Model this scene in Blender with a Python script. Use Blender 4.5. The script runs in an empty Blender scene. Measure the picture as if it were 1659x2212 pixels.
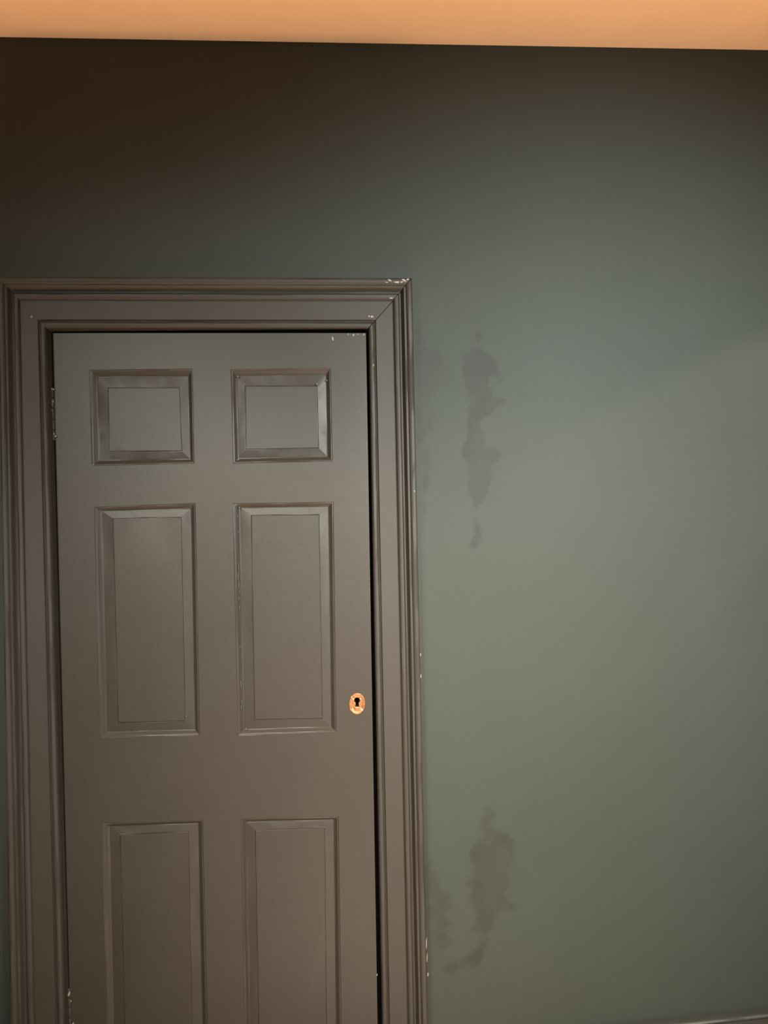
import bpy, bmesh, math, random
import numpy as np
from mathutils import Vector, Matrix

random.seed(7)
W, H, F = 1659.0, 2212.0, 1700.0          # frame and focal length in pixels
CAM_D, CAM_H = 1.91, 1.554                # camera distance to the wall (y = 0) and eye height
YAW, PITCH, ROLL = [math.radians(a) for a in (3.2137, -0.3030, -0.9261)]

# ------------------------------------------------------------------ camera
def cam_axes():
    cy, sy, cp, sp = math.cos(YAW), math.sin(YAW), math.cos(PITCH), math.sin(PITCH)
    f = Vector((sy * cp, cy * cp, sp))
    r0 = Vector((cy, -sy, 0))
    u0 = r0.cross(f)
    r = math.cos(ROLL) * r0 + math.sin(ROLL) * u0
    u = -math.sin(ROLL) * r0 + math.cos(ROLL) * u0
    return r, u, f
RIGHT, UP, FWD = cam_axes()
EYE = Vector((0, -CAM_D, CAM_H))
S = bpy.context.scene
C = S.collection
cam = bpy.data.cameras.new('camera')
cam.sensor_fit = 'HORIZONTAL'
cam.sensor_width = 36.0
cam.lens = 36.0 * F / W
cam.clip_start = 0.01
cam_o = bpy.data.objects.new('camera', cam)
C.objects.link(cam_o)
m = Matrix((RIGHT, UP, -FWD)).transposed().to_4x4()
m.translation = EYE
cam_o.matrix_world = m
S.camera = cam_o

# ------------------------------------------------------------------ world, lights, exposure
S.view_settings.view_transform = 'Standard'
S.view_settings.look = 'None'
S.view_settings.gamma = 1.0
S.view_settings.use_curve_mapping = False
S.view_settings.exposure = 0.0
wd = bpy.data.worlds.new('world')
S.world = wd
wd.use_nodes = True
wd.node_tree.nodes['Background'].inputs[0].default_value = (0.01, 0.009, 0.008, 1)
wd.node_tree.nodes['Background'].inputs[1].default_value = 1.0

def lamp(name, kind, loc, target, energy, color, **kw):
    d = bpy.data.lights.new(name, kind)
    d.energy = energy
    d.color = color
    for k, v in kw.items():
        setattr(d, k, v)
    o = bpy.data.objects.new(name, d)
    o.location = loc
    dirv = Vector(target) - Vector(loc)
    o.rotation_euler = dirv.to_track_quat('-Z', 'Y').to_euler()
    C.objects.link(o)
    return o
# shaded lamp to the right of the photographer, thrown on the wall beside the door
lamp('shaded_lamp', 'SPOT', (0.84, -2.00, 2.00), (0.66, 0, 1.37), 380, (0.93, 1.0, 0.95),
     spot_size=math.radians(80), spot_blend=1.0, shadow_soft_size=0.09)
# small wall lamp high on the left, seen as the sheen on the door
lamp('wall_lamp', 'SPOT', (-1.10, -2.30, 2.30), (-0.36, 0, 1.42), 112, (0.97, 0.98, 0.84),
     spot_size=math.radians(52), spot_blend=1.0, shadow_soft_size=0.15)
# two added fill spots, brightening the foot of the door and of the wall
lamp('low_fill', 'SPOT', (-0.60, -2.1, 2.25), (-0.24, 0, 0.80), 200, (1.0, 0.95, 0.82),
     spot_size=math.radians(52), spot_blend=1.0, shadow_soft_size=0.10)
lamp('low_fill', 'SPOT', (0.62, -2.1, 2.35), (0.47, 0, 0.68), 275, (1.0, 0.77, 0.53),
     spot_size=math.radians(54), spot_blend=1.0, shadow_soft_size=0.09)
# downlight: a pool of light on the wooden floor, mirrored in the foot of the door
lamp('downlight', 'SPOT', (0.30, -1.60, 2.50), (0.25, -1.30, 0.0), 2700, (1.0, 0.96, 0.92),
     spot_size=math.radians(45), spot_blend=1.0, shadow_soft_size=0.09)
# faint warm beam across the wall from the far right
lamp('side_beam', 'SPOT', (2.20, -0.50, 2.60), (0.777, 0, 1.53), 80, (1.0, 0.72, 0.50),
     spot_size=math.radians(19), spot_blend=0.22, shadow_soft_size=0.03)
# unseen warm area fill, added at floor level to brighten the ceiling
lamp('ceiling_fill', 'AREA', (0.0, -0.36, 0.06), (0.0, -0.36, 2.6), 5.4, (1.0, 0.56, 0.26),
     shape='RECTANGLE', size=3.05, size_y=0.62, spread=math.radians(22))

# ------------------------------------------------------------------ helpers
def at(px, py, y=0.0):
    """point of the plane at depth y on the line of sight measured in the photograph"""
    d = RIGHT * ((px - W / 2) / F) - UP * ((py - H / 2) / F) + FWD
    t = (y - EYE.y) / d.y
    return EYE + d * t

def lerp(a, b, t):
    return a + (b - a) * t

def down_to(a, b, z):
    """the line a-b carried on to height z"""
    return lerp(a, b, (z - a.z) / (b.z - a.z))

def empty(name, loc):
    o = bpy.data.objects.new(name, None)
    o.empty_display_size = 0.1
    o.location = loc
    C.objects.link(o)
    return o

def tag(o, label=None, cat=None, kind=None, group=None):
    if label: o['label'] = label
    if cat: o['category'] = cat
    if kind: o['kind'] = kind
    if group: o['group'] = group
    return o

def build(name, bm, mat, parent=None, smooth=None, normals=True):
    me = bpy.data.meshes.new(name)
    if normals:
        bmesh.ops.recalc_face_normals(bm, faces=bm.faces[:])
    bm.to_mesh(me)
    bm.free()
    if smooth is not None:
        me.shade_smooth()
        me.set_sharp_from_angle(angle=math.radians(smooth))
    me.materials.append(mat)
    o = bpy.data.objects.new(name, me)
    C.objects.link(o)
    if parent:
        o.parent = parent
        p, off = parent, Vector((0, 0, 0))
        while p:
            off += p.location
            p = p.parent
        me.transform(Matrix.Translation(-off))
    return o

def add_box(bm, x0, x1, y0, y1, z0, z1):
    v = [bm.verts.new((x, y, z)) for x in (x0, x1) for y in (y0, y1) for z in (z0, z1)]
    for f in ((0, 1, 3, 2), (4, 6, 7, 5), (0, 4, 5, 1), (2, 3, 7, 6), (0, 2, 6, 4), (1, 5, 7, 3)):
        bm.faces.new([v[i] for i in f])

def add_prism(bm, pts, y0, y1):
    """outline (x, z) in the wall plane, carried from y0 to y1"""
    a = [bm.verts.new((p[0], y0(p[0]) if callable(y0) else y0, p[1])) for p in pts]
    b = [bm.verts.new((p[0], y1(p[0]) if callable(y1) else y1, p[1])) for p in pts]
    bm.faces.new(a)
    bm.faces.new(b[::-1])
    n = len(pts)
    for i in range(n):
        bm.faces.new((a[i], a[(i + 1) % n], b[(i + 1) % n], b[i]))

def wob(s, k=0):
    """slow irregular wave in -1..1, for hand-worked timber and thick paint"""
    return (math.sin(s * 11.3 + k * 1.7) + math.sin(s * 27.1 + k * 3.1 + 1) * 0.7 + math.sin(s * 63.0 + k * 5.3 + 2) * 0.5) / 2.2

# ------------------------------------------------------------------ materials
def mat_base(name):
    m = bpy.data.materials.new(name)
    m.use_nodes = True
    nt = m.node_tree
    return m, nt, nt.nodes['Principled BSDF']

def noise(nt, scale, detail=4, rough=0.55, vec=None):
    n = nt.nodes.new('ShaderNodeTexNoise')
    n.inputs['Scale'].default_value = scale
    n.inputs['Detail'].default_value = detail
    n.inputs['Roughness'].default_value = rough
    if vec is None:
        vec = nt.nodes.new('ShaderNodeTexCoord').outputs['Object']
    nt.links.new(vec, n.inputs['Vector'])
    return n

def ramp(nt, fac, stops):
    r = nt.nodes.new('ShaderNodeValToRGB')
    while len(r.color_ramp.elements) < len(stops):
        r.color_ramp.elements.new(0.5)
    for e, (p, c) in zip(r.color_ramp.elements, stops):
        e.position = p
        e.color = (*c, 1)
    nt.links.new(fac, r.inputs[0])
    return r

def bump(nt, b, heights):
    prev = None
    for h, dist, strength in heights:
        n = nt.nodes.new('ShaderNodeBump')
        n.inputs['Distance'].default_value = dist
        n.inputs['Strength'].default_value = strength
        nt.links.new(h, n.inputs['Height'])
        if prev: nt.links.new(prev.outputs[0], n.inputs['Normal'])
        prev = n
    nt.links.new(prev.outputs[0], b.inputs['Normal'])

def paint(name, col, rough, var=0.05, brush=True, spec=0.5):
    m, nt, b = mat_base(name)
    n = noise(nt, 5.0, 5)
    lo = tuple(c * (1 - var) for c in col)
    hi = tuple(c * (1 + var) for c in col)
    r = ramp(nt, n.outputs[0], [(0.3, lo), (0.7, hi)])
    nt.links.new(r.outputs[0], b.inputs['Base Color'])
    b.inputs['Roughness'].default_value = rough
    b.inputs['Specular IOR Level'].default_value = spec
    fine = noise(nt, 420, 3)
    wave = noise(nt, 28, 3)
    hs = [(wave.outputs[0], 0.0015, 0.25), (fine.outputs[0], 0.0002, 0.30)]
    if brush:
        tc = nt.nodes.new('ShaderNodeTexCoord')
        mp = nt.nodes.new('ShaderNodeMapping')
        mp.inputs['Scale'].default_value = (160, 160, 5)
        nt.links.new(tc.outputs['Object'], mp.inputs[0])
        br = noise(nt, 1.0, 3, vec=mp.outputs[0])
        hs.append((br.outputs[0], 0.0003, 0.25))
    bump(nt, b, hs)
    return m

WALL_COL = (0.036, 0.042, 0.0355)
DOOR_COL = (0.0345, 0.0276, 0.0217)

def wall_paint():
    m, nt, b = mat_base('wall_paint')
    n = noise(nt, 2.3, 6, 0.6)
    r = ramp(nt, n.outputs[0], [(0.3, tuple(c * 0.95 for c in WALL_COL)), (0.7, tuple(c * 1.05 for c in WALL_COL))])
    a = nt.nodes.new('ShaderNodeAttribute')
    a.attribute_name = 'stain'
    mx = nt.nodes.new('ShaderNodeMix')
    mx.data_type = 'RGBA'
    mx.blend_type = 'MIX'
    nt.links.new(a.outputs['Fac'], mx.inputs[0])
    nt.links.new(r.outputs[0], mx.inputs[6])
    mx.inputs[7].default_value = (WALL_COL[0] * 0.62, WALL_COL[1] * 0.55, WALL_COL[2] * 0.54, 1)
    nt.links.new(mx.outputs[2], b.inputs['Base Color'])
    b.inputs['Roughness'].default_value = 0.62
    b.inputs['Specular IOR Level'].default_value = 0.3
    bump(nt, b, [(noise(nt, 9, 3).outputs[0], 0.004, 0.15), (noise(nt, 350, 3).outputs[0], 0.0003, 0.35)])
    return m

M_wall = wall_paint()
M_plain = paint('plain_wall_paint', WALL_COL, 0.6, brush=False)
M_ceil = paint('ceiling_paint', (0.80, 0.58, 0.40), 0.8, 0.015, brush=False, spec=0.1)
M_door = paint('door_paint', DOOR_COL, 0.48, spec=0.48)
M_trim = paint('trim_paint', DOOR_COL, 0.60, spec=0.48)
M_base = paint('skirting_paint', (0.043, 0.043, 0.037), 0.42)
M_chip_glint = paint('cream_chip_and_glint', (0.27, 0.24, 0.205), 0.6, 0.15, brush=False)  # cream of the old-paint chips, also of highlights painted as flakes
M_rub = paint('rubbed_paint', (0.085, 0.077, 0.066), 0.5, 0.15, brush=False)

def wood_floor():
    m, nt, b = mat_base('floor_boards')
    tc = nt.nodes.new('ShaderNodeTexCoord')
    mp = nt.nodes.new('ShaderNodeMapping')
    mp.inputs['Scale'].default_value = (2, 30, 2)
    nt.links.new(tc.outputs['Object'], mp.inputs[0])
    n = noise(nt, 2, 6, vec=mp.outputs[0])
    r = ramp(nt, n.outputs[0], [(0.3, (0.34, 0.26, 0.19)), (0.7, (0.60, 0.49, 0.39))])
    nt.links.new(r.outputs[0], b.inputs['Base Color'])
    b.inputs['Roughness'].default_value = 0.4
    return m
M_floor = wood_floor()

def brass():
    m, nt, b = mat_base('worn_brass')
    n = noise(nt, 260, 4)
    r = ramp(nt, n.outputs[0], [(0.35, (0.34, 0.125, 0.05)), (0.65, (0.52, 0.225, 0.105))])
    nt.links.new(r.outputs[0], b.inputs['Base Color'])
    b.inputs['Metallic'].default_value = 0.55
    b.inputs['Roughness'].default_value = 0.38
    bump(nt, b, [(n.outputs[0], 0.0004, 0.4)])
    return m
M_brass = brass()

def near_black():
    m, nt, b = mat_base('near_black')
    n = noise(nt, 90, 3)
    r = ramp(nt, n.outputs[0], [(0.3, (0.012, 0.010, 0.008)), (0.7, (0.022, 0.018, 0.015))])
    nt.links.new(r.outputs[0], b.inputs['Base Color'])
    b.inputs['Roughness'].default_value = 0.8
    return m
M_near_black = near_black()  # near-black, on the door stops and inside the keyhole

# ------------------------------------------------------------------ the room
X0, X1, YF, ZC = -1.55, 2.35, -4.2, CAM_H + 0.5893 * CAM_D
YD = 0.020                                # door face at the hinges; the door stands very slightly ajar
SWING = -0.036                            # its face comes forward by this much per metre to the right
HINGE_X = -0.68
def yd(x):
    return YD + SWING * (x - HINGE_X)

# architrave lines: inner (opening) and outer edges, each from floor to head, in metres
IN_TL, IN_TR = at(97.5, 708, -0.016), at(796.5, 708.5, -0.016)
IN_BL, IN_BR = down_to(IN_TL, at(138, 2212, -0.016), 0), down_to(IN_TR, at(826, 2212, -0.016), 0)
OUT_TL, OUT_TR = at(-3, 599, -0.032), at(889.5, 602, -0.032)
OUT_BL, OUT_BR = down_to(OUT_TL, at(24, 2212, -0.032), 0), down_to(OUT_TR, at(924, 2212, -0.032), 0)
HOLE_L = max(IN_TL.x, IN_BL.x) - 0.025
HOLE_R = min(IN_TR.x, IN_BR.x) + 0.025
HOLE_T = IN_TL.z + 0.025

# stains on the wall, outlined on the plane of the wall
def outline(ox, oy, s, pts):
    return [(lambda p: (p.x, p.z))(at(ox + x / s, oy + y / s)) for x, y in pts]
A = (880, 640, 3.567)
B = (880, 1700, 4.608)
STAINS = [  # outline, softness in metres, strength
    (outline(*A, [(410, 425), (545, 400), (520, 350), (530, 280), (560, 300), (555, 370), (590, 440), (660, 500), (700, 580), (740, 650),
                  (700, 690), (680, 600), (620, 600), (640, 700), (660, 780), (760, 790), (720, 850), (640, 900), (560, 950), (600, 1050), (620, 1150), (700, 1170), (735, 1240),
                  (660, 1300), (640, 1400), (620, 1500), (590, 1560), (540, 1640), (560, 1680), (540, 1750), (560, 1830), (540, 1930),
                  (490, 1940), (485, 1880), (520, 1830), (515, 1760), (520, 1680), (500, 1590), (470, 1530), (440, 1300), (420, 1170),
                  (470, 1110), (470, 900), (450, 700), (430, 520)]), 0.009, 0.74),
    (outline(*A, [(560, 480), (720, 560), (860, 660), (900, 900), (900, 1200), (800, 1350), (700, 1500), (640, 1700), (560, 1700), (560, 1000)]), 0.075, 0.12),
    (outline(*A, [(60, 200), (130, 230), (140, 400), (230, 440), (250, 510), (330, 560), (375, 620), (360, 680), (240, 740), (190, 880), (170, 1000), (150, 1180), (70, 1150), (50, 600)]), 0.026, 0.42),
    (outline(*A, [(120, 1210), (165, 1230), (172, 1330), (152, 1500), (150, 1600), (130, 1680), (122, 1560), (118, 1400)]), 0.007, 0.50),
    (outline(*B, [(740, 300), (800, 220), (830, 280), (860, 400), (950, 480), (1100, 600), (1090, 720), (1060, 900), (1010, 1060), (1050, 1190),
                  (1000, 1230), (900, 1300), (850, 1450), (800, 1600), (700, 1720), (600, 1800), (450, 1850), (400, 1800), (500, 1740), (640, 1680),
                  (720, 1600), (720, 1400), (700, 1280), (620, 1160), (660, 1000), (660, 620), (700, 500)]), 0.024, 0.62),
    (outline(*B, [(180, 700), (260, 720), (310, 900), (390, 1080), (390, 1250), (400, 1350), (360, 1600), (250, 1700), (200, 1600), (160, 1000)]), 0.028, 0.50),
]

def value_noise(x, z, cell, seed):
    rng = np.random.RandomState(seed)
    g = rng.rand(256, 256)
    fx, fz = x / cell + 50, z / cell + 50
    ix, iz = np.floor(fx).astype(int), np.floor(fz).astype(int)
    tx, tz = fx - ix, fz - iz
    tx, tz = tx * tx * (3 - 2 * tx), tz * tz * (3 - 2 * tz)
    q = lambda a, b: g[a % 256, b % 256]
    return (q(ix, iz) * (1 - tx) + q(ix + 1, iz) * tx) * (1 - tz) + (q(ix, iz + 1) * (1 - tx) + q(ix + 1, iz + 1) * tx) * tz

def stain_value(x, z):
    nz = (value_noise(x, z, 0.035, 1) - 0.5) + 0.6 * (value_noise(x, z, 0.014, 2) - 0.5) + 0.4 * (value_noise(x, z, 0.007, 3) - 0.5)
    out = np.zeros_like(x)
    for poly, soft, k in STAINS:
        px = np.array([p[0] for p in poly]); pz = np.array([p[1] for p in poly])
        dist = np.full(x.shape, 1e9)
        inside = np.zeros(x.shape, bool)
        for i in range(len(poly)):
            ax, az, bx, bz = px[i], pz[i], px[i - 1], pz[i - 1]
            t = np.clip(((x - ax) * (bx - ax) + (z - az) * (bz - az)) / ((bx - ax) ** 2 + (bz - az) ** 2 + 1e-12), 0, 1)
            dist = np.minimum(dist, np.hypot(x - ax - t * (bx - ax), z - az - t * (bz - az)))
            cross = ((az > z) != (bz > z)) & (x < (bx - ax) * (z - az) / (bz - az + 1e-12) + ax)
            inside ^= cross
        sd = np.where(inside, dist, -dist) + nz * min(soft, 0.022) * 1.2
        v = np.clip(sd / soft + 0.5, 0, 1)
        v = v * v * (3 - 2 * v) * k * (0.85 + 0.5 * nz)
        out = np.maximum(out, v)
    return np.clip(out, 0, 1)

# wall_back: one mesh with the door opening left out, fine beside the door where the stains are
xs = [X0, HOLE_L, HOLE_R] + list(np.arange(HOLE_R + 0.03, 0.50, 0.004)) + [0.56, 0.8, 1.2, 1.8, X1]
zs = [0.0, 0.2] + list(np.arange(0.32, 1.984, 0.004)) + [HOLE_T, 2.2, 2.5, ZC]
zs = sorted(set(round(float(z), 5) for z in zs))
nx, nz_ = len(xs), len(zs)
gx, gz = np.meshgrid(np.array(xs), np.array(zs), indexing='ij')
st = stain_value(gx.ravel(), gz.ravel())
verts = [(float(x), 0.0, float(z)) for x, z in zip(gx.ravel(), gz.ravel())]
faces = []
for i in range(nx - 1):
    for j in range(nz_ - 1):
        if i == 1 and zs[j] < HOLE_T - 1e-4:
            continue
        a = i * nz_ + j
        faces.append((a, a + nz_, a + nz_ + 1, a + 1))
me = bpy.data.meshes.new('wall_back')
me.from_pydata(verts, [], faces)
att = me.attributes.new('stain', 'FLOAT', 'POINT')
att.data.foreach_set('value', st.astype(np.float32))
me.materials.append(M_wall)
wall = bpy.data.objects.new('wall_back', me)
C.objects.link(wall)
tag(wall, 'dark grey-green painted wall with faint brownish stains beside the door', 'wall', 'structure')

def slab(name, dims, mat, label, cat):
    bm = bmesh.new()
    add_box(bm, *dims)
    return tag(build(name, bm, mat), label, cat, 'structure')
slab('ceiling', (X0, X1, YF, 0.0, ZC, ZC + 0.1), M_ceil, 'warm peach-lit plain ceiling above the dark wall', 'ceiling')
slab('floor', (X0, X1, YF, 0.2, -0.1, 0.0), M_floor, 'brown wooden floor of the room', 'floor')
slab('wall_left', (X0 - 0.1, X0, YF, 0.0, 0, ZC), M_plain, 'dark grey-green side wall left of the door', 'wall')
slab('wall_right', (X1, X1 + 0.1, YF, 0.0, 0, ZC), M_plain, 'dark grey-green side wall far right of the door', 'wall')
slab('wall_front', (X0, X1, YF - 0.1, YF, 0, ZC), M_plain, 'dark grey-green wall facing the door', 'wall')

# ------------------------------------------------------------------ door surround (architrave and lining)
surround = empty('trim_1', (lerp(IN_BL, IN_BR, 0.5).x, 0, 0))
tag(surround, 'grey-brown painted moulded architrave around the panelled door', 'door surround', 'structure')
PROFILE = [(0, -2), (0, 13), (1.2, 16), (4, 18.6), (8, 19), (11.5, 17.5), (13.4, 14.0), (14.6, 12.0), (16.0, 12.0), (17.0, 16.8), (18.0, 18),
           (38, 17.6), (58.5, 18), (59.6, 16.6), (60.8, 17.0), (61.6, 21.5), (64, 24.6), (68, 26), (72, 25.4), (74.2, 22.5), (76.0, 19.5),
           (78.5, 19.2), (81, 21.5), (82.8, 27), (84, 33.0), (86, 35.5), (89.0, 35.8), (90.4, 35.2), (91.5, 38.0), (95, 41.5), (100, 42.5),
           (104, 40.5), (106, 36), (106, 0)]
def architrave(name, i0, o0, i1, o1, cut0=0.0, cut1=0.0):
    n = max(8, int((i1 - i0).length / 0.025))
    bm = bmesh.new()
    rows = []
    for k in range(n + 1):
        row = []
        for q, (w, p) in enumerate(PROFILE):
            t = w / 106.0
            a, b = lerp(i0, o0, t), lerp(i1, o1, t)
            L = (b - a).length
            a2 = lerp(a, b, cut0 / L); b2 = lerp(a, b, 1 - cut1 / L)
            pt = lerp(a2, b2, k / n)
            s = (pt.x + pt.z)
            jit = (0.0 if 9 <= q <= 13 else 0.00035) * wob(s, q) if 0 < q < len(PROFILE) - 1 else 0
            row.append(bm.verts.new((pt.x, -p / 1000.0 + jit, pt.z)))
        rows.append(row)
    for k in range(n):
        for q in range(len(PROFILE) - 1):
            bm.faces.new((rows[k][q], rows[k][q + 1], rows[k + 1][q + 1], rows[k + 1][q]))
    for r in (rows[0], rows[-1]):
        bm.faces.new(r)
    return build(name, bm, M_trim, surround, smooth=38)
arch_l = architrave('architrave_side', IN_BL, OUT_BL, IN_TL, OUT_TL)
arch_h = architrave('architrave_head', IN_TL, OUT_TL, IN_TR, OUT_TR, 0, 0.0010)
arch_r = architrave('architrave_side', IN_BR, OUT_BR, IN_TR, OUT_TR, 0, 0.0010)

def lining(name, pts, y0, y1, mat=M_trim):
    bm = bmesh.new()
    add_prism(bm, [(p[0], p[1]) for p in pts], y0, y1)
    return build(name, bm, mat, surround)
TL_, TR_, BL_, BR_ = IN_TL, IN_TR, IN_BL, IN_BR
lining('door_lining', [(BL_.x - 0.03, 0), (BL_.x, 0), (TL_.x, TL_.z), (TL_.x - 0.03, TL_.z)], -0.001, 0.12)
lining('door_lining', [(BR_.x, 0), (BR_.x + 0.03, 0), (TR_.x + 0.03, TR_.z), (TR_.x, TR_.z)], -0.001, 0.12)
lining('door_lining', [(TL_.x - 0.03, TL_.z), (TR_.x + 0.03, TR_.z), (TR_.x + 0.03, TR_.z + 0.03), (TL_.x - 0.03, TL_.z + 0.03)], -0.001, 0.12)
lining('door_stop', [(BL_.x, 0), (BL_.x + 0.03, 0), (TL_.x + 0.03, TL_.z), (TL_.x, TL_.z)], YD + 0.043, 0.12, M_near_black)
lining('door_stop', [(BR_.x - 0.03, 0), (BR_.x, 0), (TR_.x, TR_.z), (TR_.x - 0.03, TR_.z)], YD + 0.043, 0.12, M_near_black)
lining('door_stop', [(TL_.x + 0.03, TL_.z - 0.03), (TR_.x - 0.03, TR_.z - 0.03), (TR_.x - 0.03, TR_.z), (TL_.x + 0.03, TL_.z)], YD + 0.043, 0.12, M_near_black)

# ------------------------------------------------------------------ door
def D(px, py):
    p = at(px, py, YD)
    for _ in range(4):
        p = at(px, py, yd(p.x))
    return Vector((p.x, p.z))
S_TL, S_TR = D(114, 719.5), D(790.5, 719.5)
def d_down(a, b, z):
    return a + (b - a) * ((z - a.y) / (b.y - a.y))
S_BL, S_BR = d_down(S_TL, D(152, 2212), 0.008), d_down(S_TR, D(815.6, 2212), 0.008)
door = empty('door_1', ((S_BL.x + S_BR.x) / 2, YD, 0))
tag(door, 'grey-brown painted six-panel door with a small brass keyhole plate', 'door', 'structure')
ZP = 0.245                                # lower edge of the bottom panels
def quad(tl, tr, br, bl):
    return [D(*tl), D(*tr), D(*br), D(*bl)]
def low(tl, tr, br, bl):
    a, b, c, d = quad(tl, tr, br, bl)
    return [a, b, d_down(b, c, ZP), d_down(a, d, ZP)]
# opening and raised field of each panel (top left, top right, bottom right, bottom left)
P1 = quad((192.5, 798.5), (416, 796), (420, 1001.5), (198, 1006.5))
P2 = quad((498, 797), (714.5, 794), (718.5, 996.5), (503.5, 1001.5))
P3 = quad((203, 1095), (422.5, 1086.5), (431.5, 1589.5), (214, 1595.5))
P4 = quad((502.5, 1087.5), (720.5, 1084), (726.5, 1582), (513.5, 1590.5))
P5 = low((220, 1778.5), (438, 1771), (448.5, 2212), (229.5, 2212))
P6 = low((519.5, 1768), (731.5, 1763.5), (737.5, 2212), (528, 2212))
F1 = quad((233, 838.4), (386, 838), (390, 972.6), (236, 973.5))
F2 = quad((530.5, 834.5), (684.5, 834.5), (687, 966), (532, 969))
F3 = quad((244, 1121), (389, 1118.6), (398, 1557.5), (255, 1561))
F4 = quad((543.5, 1114), (688, 1113), (695, 1552.5), (550.5, 1554.5))
F5 = quad((259.5, 1807), (405, 1799), (412, 2212), (269, 2212))
F6 = quad((552, 1797), (700, 1792), (704, 2212), (559.5, 2212))
for Fq in (F5, F6):
    a, b, c, d = Fq
    Fq[2], Fq[3] = d_down(b, c, ZP + 0.045), d_down(a, d, ZP + 0.045)
PANELS = [(P1, F1), (P2, F2), (P3, F3), (P4, F4), (P5, F5), (P6, F6)]
TH = 0.040

def board(name, pts, holes=None):
    bm = bmesh.new()
    add_prism(bm, [(p.x, p.y) for p in pts], yd, lambda x: yd(x) + TH)
    return build(name, bm, M_door, door)
stile_l = board('stile', [S_TL, P1[0], P1[3], P3[0], P3[3], P5[0], P5[3], d_down(P5[0], P5[3], 0.008), S_BL])
RIGHT_STILE = [S_TR, S_BR, d_down(P6[1], P6[2], 0.008), P6[2], P6[1], P4[2], P4[1], P2[2], P2[1]]
stile_r = board('stile', RIGHT_STILE)
board('rail', [S_TL, S_TR, P2[1], P2[0], P1[1], P1[0]])
board('rail', [P1[3], P1[2], P2[3], P2[2], P4[1], P4[0], P3[1], P3[0]])
board('rail', [P3[3], P3[2], P4[3], P4[2], P6[1], P6[0], P5[1], P5[0]])
board('rail', [P5[3], P5[2], P6[3], P6[2], d_down(P6[1], P6[2], 0.008), d_down(P5[0], P5[3], 0.008)])
board('muntin', [P1[1], P2[0], P2[3], P1[2]])
board('muntin', [P3[1], P4[0], P4[3], P3[2]])
board('muntin', [P5[1], P6[0], P6[3], P5[2]])

MOULD = [(0.0, 0.0), (0.015, 0.8), (0.035, 1.6), (0.06, 1.9), (0.09, 1.8), (0.13, 2.6), (0.19, 4.8), (0.26, 7.4), (0.32, 9.4), (0.355, 10.0), (0.40, 10.0)]
FIELD = [(0.38, 10.0), (0.42, 9.7), (0.90, 7.4), (0.945, 7.2), (0.955, 8.0), (0.972, 8.0), (0.982, 6.0), (1.0, 5.7)]
def rings(name, Q, Fq, prof, cap, seed):
    bm = bmesh.new()
    N = 14
    rows = []
    for q, (t, dep) in enumerate(prof):
        c = [Q[i] + (Fq[i] - Q[i]) * t for i in range(4)]
        row = []
        for i in range(4):
            for k in range(N):
                p = c[i] + (c[(i + 1) % 4] - c[i]) * (k / N)
                j = 0.00035 * wob(p.x * 1.3 + p.y, q + seed * 2.3) if 0 < t < 0.999 else 0
                row.append(bm.verts.new((p.x, yd(p.x) + dep / 1000.0 + j, p.y)))
        rows.append(row)
    M = 4 * N
    for a, b in zip(rows[:-1], rows[1:]):
        for k in range(M):
            bm.faces.new((a[k], a[(k + 1) % M], b[(k + 1) % M], b[k]))
    if cap:
        bm.faces.new(rows[-1])
    return build(name, bm, M_door, door, smooth=10)
for i, (Q, Fq) in enumerate(PANELS):
    rings('panel_moulding', Q, Fq, MOULD, False, i)
    rings('raised_panel', Q, Fq, FIELD, True, i + 10)
for o in [o for o in door.children if o.name.startswith(('panel_moulding', 'raised_panel'))]:
    me = o.data                                  # faces look into the room
    if sum(f.normal.y * f.area for f in me.polygons) > 0:
        me.flip_normals()

# keyhole plate -------------------------------------------------------------
kc = D(771.4, 1517.0)                              # where the round of the keyhole meets its slot
PXM = (CAM_D + YD) / F                              # metres to a pixel at the door
def key_r(th):
    """edge of the keyhole seen from its neck"""
    c, s = math.cos(th), math.sin(th)
    R, cy = 6.1 * PXM, 4.2 * PXM
    bq = s * cy
    rr = bq + math.sqrt(max(0, bq * bq - (cy * cy - R * R))) if s > -0.25 else 0
    hw, hl = 3.1 * PXM, 9.6 * PXM
    if s < 0:
        hwf = hw * (1.0 + 0.28 * max(0, -s) ** 3)
        rr2 = min(hwf / max(abs(c), 1e-6), hl / max(-s, 1e-6))
        rr = max(rr, rr2) if s > -0.25 else rr2
    return max(rr, hw * 0.9)
def oval_r(th):
    c, s = math.cos(th + 0.08), math.sin(th + 0.08)
    a, b, oy = 17.4 * PXM, 23.0 * PXM, -3.0 * PXM
    lo, hi = 0.0, 0.05
    for _ in range(40):
        mid = (lo + hi) / 2
        if ((mid * c) / a) ** 2 + ((mid * s - oy) / b) ** 2 > 1: hi = mid
        else: lo = mid
    return lo
NT = 120
GROOVES = [math.radians(a) for a in (50, 128, 228, 309)]
PLATE = [(0.0, -0.4, 0), (0.0, 1.0, 0), (0.07, 1.7, 0.3), (0.22, 1.7, 0.8), (0.38, 1.25, 1), (0.62, 1.25, 1), (0.76, 2.3, 1), (0.86, 2.7, 1), (0.94, 2.2, 0.6), (1.0, 1.0, 0), (1.0, -0.4, 0)]
bm = bmesh.new()
rows = []
for t, h, g in PLATE:
    row = []
    for k in range(NT):
        th = 2 * math.pi * k / NT
        r = key_r(th) + (oval_r(th) - key_r(th)) * t
        cut = sum(math.exp(-((th - a) / 0.11) ** 2) for a in GROOVES) * g * 2.4
        row.append(bm.verts.new((kc.x + r * math.cos(th), yd(kc.x + r * math.cos(th)) - (h - min(cut, h - 0.3) if h > 0.4 else h) / 1000.0, kc.y + r * math.sin(th))))
    rows.append(row)
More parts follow.
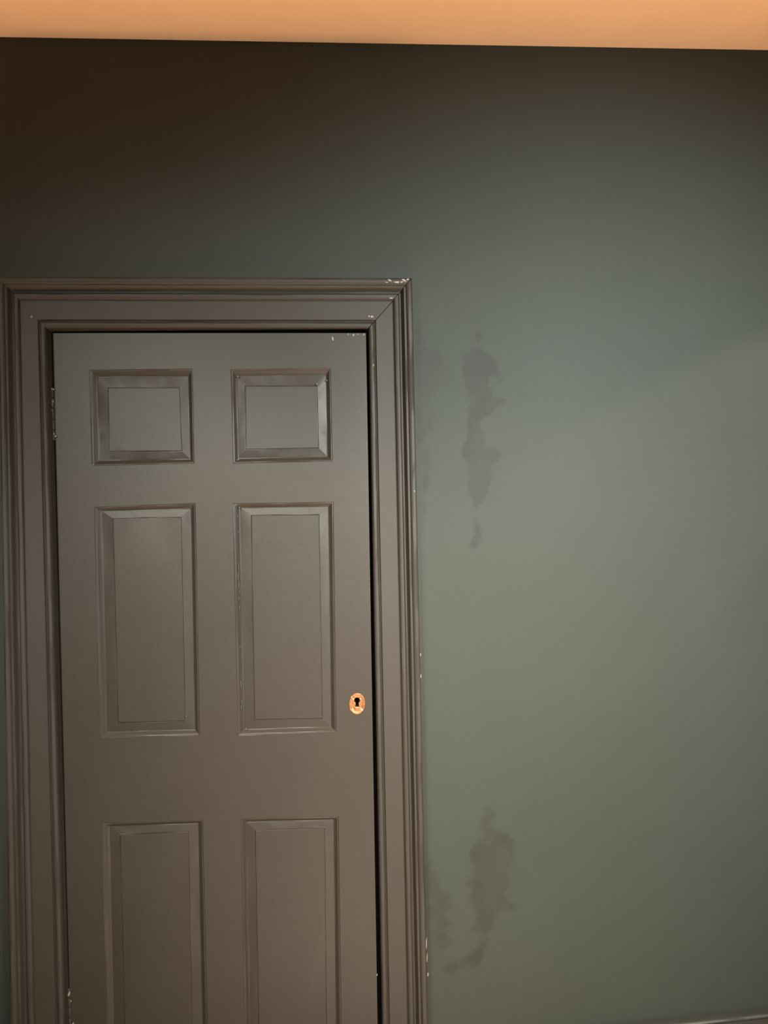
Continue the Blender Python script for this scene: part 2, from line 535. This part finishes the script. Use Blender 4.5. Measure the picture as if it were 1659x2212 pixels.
for a, b in zip(rows[:-1], rows[1:]):
    for k in range(NT):
        bm.faces.new((a[k], a[(k + 1) % NT], b[(k + 1) % NT], b[k]))
plate = build('keyhole_plate', bm, M_brass, door, smooth=50)
plate['label'] = 'oval worn brass keyhole plate with four notches'
# the hole itself is cut into the stile behind the plate
bm = bmesh.new()
pts = [(kc.x + key_r(2 * math.pi * k / 48) * math.cos(2 * math.pi * k / 48), kc.y + key_r(2 * math.pi * k / 48) * math.sin(2 * math.pi * k / 48)) for k in range(48)]
add_prism(bm, pts, yd(kc.x) - 0.01, yd(kc.x) + 0.034)
cutter = build('cutter', bm, M_near_black, None)
md = stile_r.modifiers.new('hole', 'BOOLEAN')
md.operation = 'DIFFERENCE'
md.object = cutter
md.solver = 'EXACT'
stile_r.data.materials.append(M_near_black)
bpy.context.view_layer.update()
ev = stile_r.evaluated_get(bpy.context.evaluated_depsgraph_get())
new = bpy.data.meshes.new_from_object(ev)
stile_r.modifiers.clear()
stile_r.data = new
cm = cutter.data
bpy.data.objects.remove(cutter)
# small brass bump added at the slot's foot to make a highlight
bm = bmesh.new()
lc = D(769.6, 1529.6)
bmesh.ops.create_uvsphere(bm, u_segments=14, v_segments=8, radius=1.0)
for v in bm.verts:
    q = Vector((v.co.x * 4.6 * PXM, v.co.y * 0.0016, v.co.z * 3.1 * PXM))
    q.rotate(Matrix.Rotation(math.radians(22), 3, 'Y'))
    v.co = Vector((lc.x, yd(lc.x) - 0.0018, lc.y)) + q
glint_bump = build('keyhole_glint_bump', bm, M_brass, plate, smooth=60)

# hinges ---------------------------------------------------------------------
def flake(bm, x, z, y, w, h, rot=0.0, th=0.0005):
    """a small ragged pale fleck, for old paint and for painted highlights, proud of the surface"""
    n = 7
    ring = []
    for k in range(n):
        a = 2 * math.pi * k / n
        s = random.uniform(0.7, 1.15)
        u, v = math.cos(a) * w / 2 * s, math.sin(a) * h / 2 * s
        ring.append((x + u * math.cos(rot) - v * math.sin(rot), z + u * math.sin(rot) + v * math.cos(rot)))
    a = [bm.verts.new((p[0], y, p[1])) for p in ring]
    b = [bm.verts.new((x + (p[0] - x) * 0.8, y - th, z + (p[1] - z) * 0.8)) for p in ring]
    bm.faces.new(b)
    for k in range(n):
        bm.faces.new((a[k], a[(k + 1) % n], b[(k + 1) % n], b[k]))

def hinge(px0, py0, px1, py1, flecks, label):
    top, bot = D(px0, py0), D(px1, py1)
    bm = bmesh.new()
    R, N, K = 0.0042, 12, 5
    for k in range(K):                       # five knuckles with dark joints between
        a, b = top + (bot - top) * ((k + 0.03) / K), top + (bot - top) * ((k + 0.97) / K)
        rr = []
        for p, r in ((a, R * 0.8), (a + (b - a) * 0.06, R), (a + (b - a) * 0.94, R), (b, R * 0.8)):
            rr.append([bm.verts.new((p.x + r * math.cos(2 * math.pi * i / N), YD - 0.001 + r * math.sin(2 * math.pi * i / N), p.y)) for i in range(N)])
        for u, v in zip(rr[:-1], rr[1:]):
            for i in range(N):
                bm.faces.new((u[i], u[(i + 1) % N], v[(i + 1) % N], v[i]))
        bm.faces.new(rr[0]); bm.faces.new(rr[-1])
    h = build('hinge', bm, M_door, door, smooth=40)
    h['label'] = label
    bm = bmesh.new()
    for (px, py, w, hh, rot) in flecks:
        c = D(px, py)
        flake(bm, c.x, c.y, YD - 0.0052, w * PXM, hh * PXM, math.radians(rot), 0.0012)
    f = build('paint_flakes', bm, M_chip_glint, h)
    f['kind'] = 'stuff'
    return h
hinge(112.5, 836, 116.5, 952,
      [(113, 841, 9, 5, 5), (109, 845, 3, 10, 10), (118, 842, 4, 4, 0), (116, 868, 6, 7, 20), (113.5, 874, 7, 4, -20), (117, 866, 3, 4, 0),
       (110.5, 892, 4, 9, 12), (114, 886, 3, 6, 20), (110, 926, 3, 7, 10), (122, 943, 4, 4, 0), (119, 938, 2.5, 6, 20)],
      'upper hinge knuckle with cream paint flaking off')
hinge(149, 2134, 152.5, 2240, [(150.5, 2144, 5.5, 14, -28), (155, 2160, 3, 5, -20), (159, 2209, 4, 6, -20)],
      'lower hinge knuckle with one cream chip')

# worn spots and old paint showing through on the door ------------------------
def flecks(name, items, mat, parent, yfun):
    bm = bmesh.new()
    for it in items:
        px, py, w, h, rot = it[:5]
        if callable(yfun):
            y = yfun(it)
            c = at(px, py, y)
        else:                                # on the face of the door, yfun behind it
            q = D(px, py)
            y = yd(q.x) + yfun
            c = at(px, py, y)
        flake(bm, c.x, c.z, y + 0.0004, w * PXM, h * PXM, math.radians(rot), 0.0008)
    o = build(name, bm, mat, parent)
    o['kind'] = 'stuff'
    return o
flecks('chips_and_glints', [(718.5, 731, 4, 13, 10), (752, 722, 3, 4, 0), (763.5, 723.5, 5, 5, 0), (773, 722.5, 3, 4, 0), (786, 723, 5, 5, 20), (814.5, 2106, 3, 5, 0)],
      M_chip_glint, door, 0.0)
streak = []
for py, hh in ((1116, 7), (1150, 5), (1222, 20), (1245, 26), (1262, 22), (1278, 12), (1294, 8), (1312, 15), (1398, 9), (1478, 16), (1516, 14), (1527, 12)):
    streak.append((512.5 + (py - 1090) * 0.021 + random.uniform(-1, 1), py, 2.0, hh, random.uniform(-4, 4)))
streak += [(509, 1091, 5, 4, -30), (517, 1096, 5, 4, 20)]
flecks('chips_and_glints', streak, M_rub, door, 0.0016)
flecks('chips_and_glints', [(402.3, 1548, 3, 7, 8), (532, 1575, 6, 4, 35), (519, 1587, 5, 4, 35), (200, 1004.5, 8, 3.5, 25), (513.5, 813.5, 5, 5, 0), (685, 829.5, 6, 5, 10), (514, 993, 6, 3, 30), (706, 822, 3, 5, 0)],
      M_rub, door, 0.0015)
# chips on the surround, plus highlights on its head painted as pale flakes
flecks('chips_and_glints', [(68, 684, 4.5, 8, -20), (807, 789, 2.6, 6.5, -25), (908.3, 1414, 2.2, 8, -5), (909.2, 1461, 2.4, 11, -4), (895.5, 1061, 3, 4, 0),
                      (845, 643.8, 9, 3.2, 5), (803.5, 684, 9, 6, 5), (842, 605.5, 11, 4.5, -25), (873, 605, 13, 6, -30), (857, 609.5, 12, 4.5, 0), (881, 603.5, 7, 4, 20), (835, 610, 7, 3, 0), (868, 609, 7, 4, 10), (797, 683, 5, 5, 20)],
      M_chip_glint, surround, lambda it: -0.0193 if it[0] < 830 else (-0.0265 if it[0] == 845 else -0.0425))
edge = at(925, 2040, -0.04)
flecks('chips_and_glints', [(921.0, 2040, 1.6, 36, -3), (922.5, 2070, 1.8, 26, -4), (924.4, 2105, 3.4, 11, -6)], M_chip_glint, surround, lambda it: -0.0365)

# ------------------------------------------------------------------ board along the foot of the wall, lower right
p0, p1 = at(1342, 2211.5, 0.0), at(1659, 2177.0, 0.0)
slope = (p1.z - p0.z) / (p1.x - p0.x)
BX0, BX1 = OUT_BR.x + 0.004, X1 - 0.002
PROF = [(0.0, 0.0), (-0.0165, 0.0), (-0.0195, -0.0006), (-0.0225, -0.0025), (-0.024, -0.006), (-0.0225, -0.0100), (-0.0185, -0.0125), (-0.0175, -0.020),
        (-0.016, -0.032), (-0.0155, -0.050), (-0.0155, None), (0.0, None)]
bm = bmesh.new()
N = 60
rows = []
for k in range(N + 1):
    x = BX0 + (BX1 - BX0) * k / N
    ztop = p0.z + slope * (x - p0.x)
    rows.append([bm.verts.new((x, yy + (0.0004 * wob(x, q) if zz is not None and yy < 0 else 0), 0.0 if zz is None else ztop + zz + 0.0004 * wob(x * 1.4, q))) for q, (yy, zz) in enumerate(PROF)])
for k in range(N):
    for q in range(len(PROF)):
        r = (q + 1) % len(PROF)
        bm.faces.new((rows[k][q], rows[k][r], rows[k + 1][r], rows[k + 1][q]))
bm.faces.new(rows[0]); bm.faces.new(rows[-1])
base = build('baseboard_back', bm, M_base, None, smooth=40)
tag(base, 'grey painted skirting board with rounded top edge rising to the right', 'baseboard', 'structure')
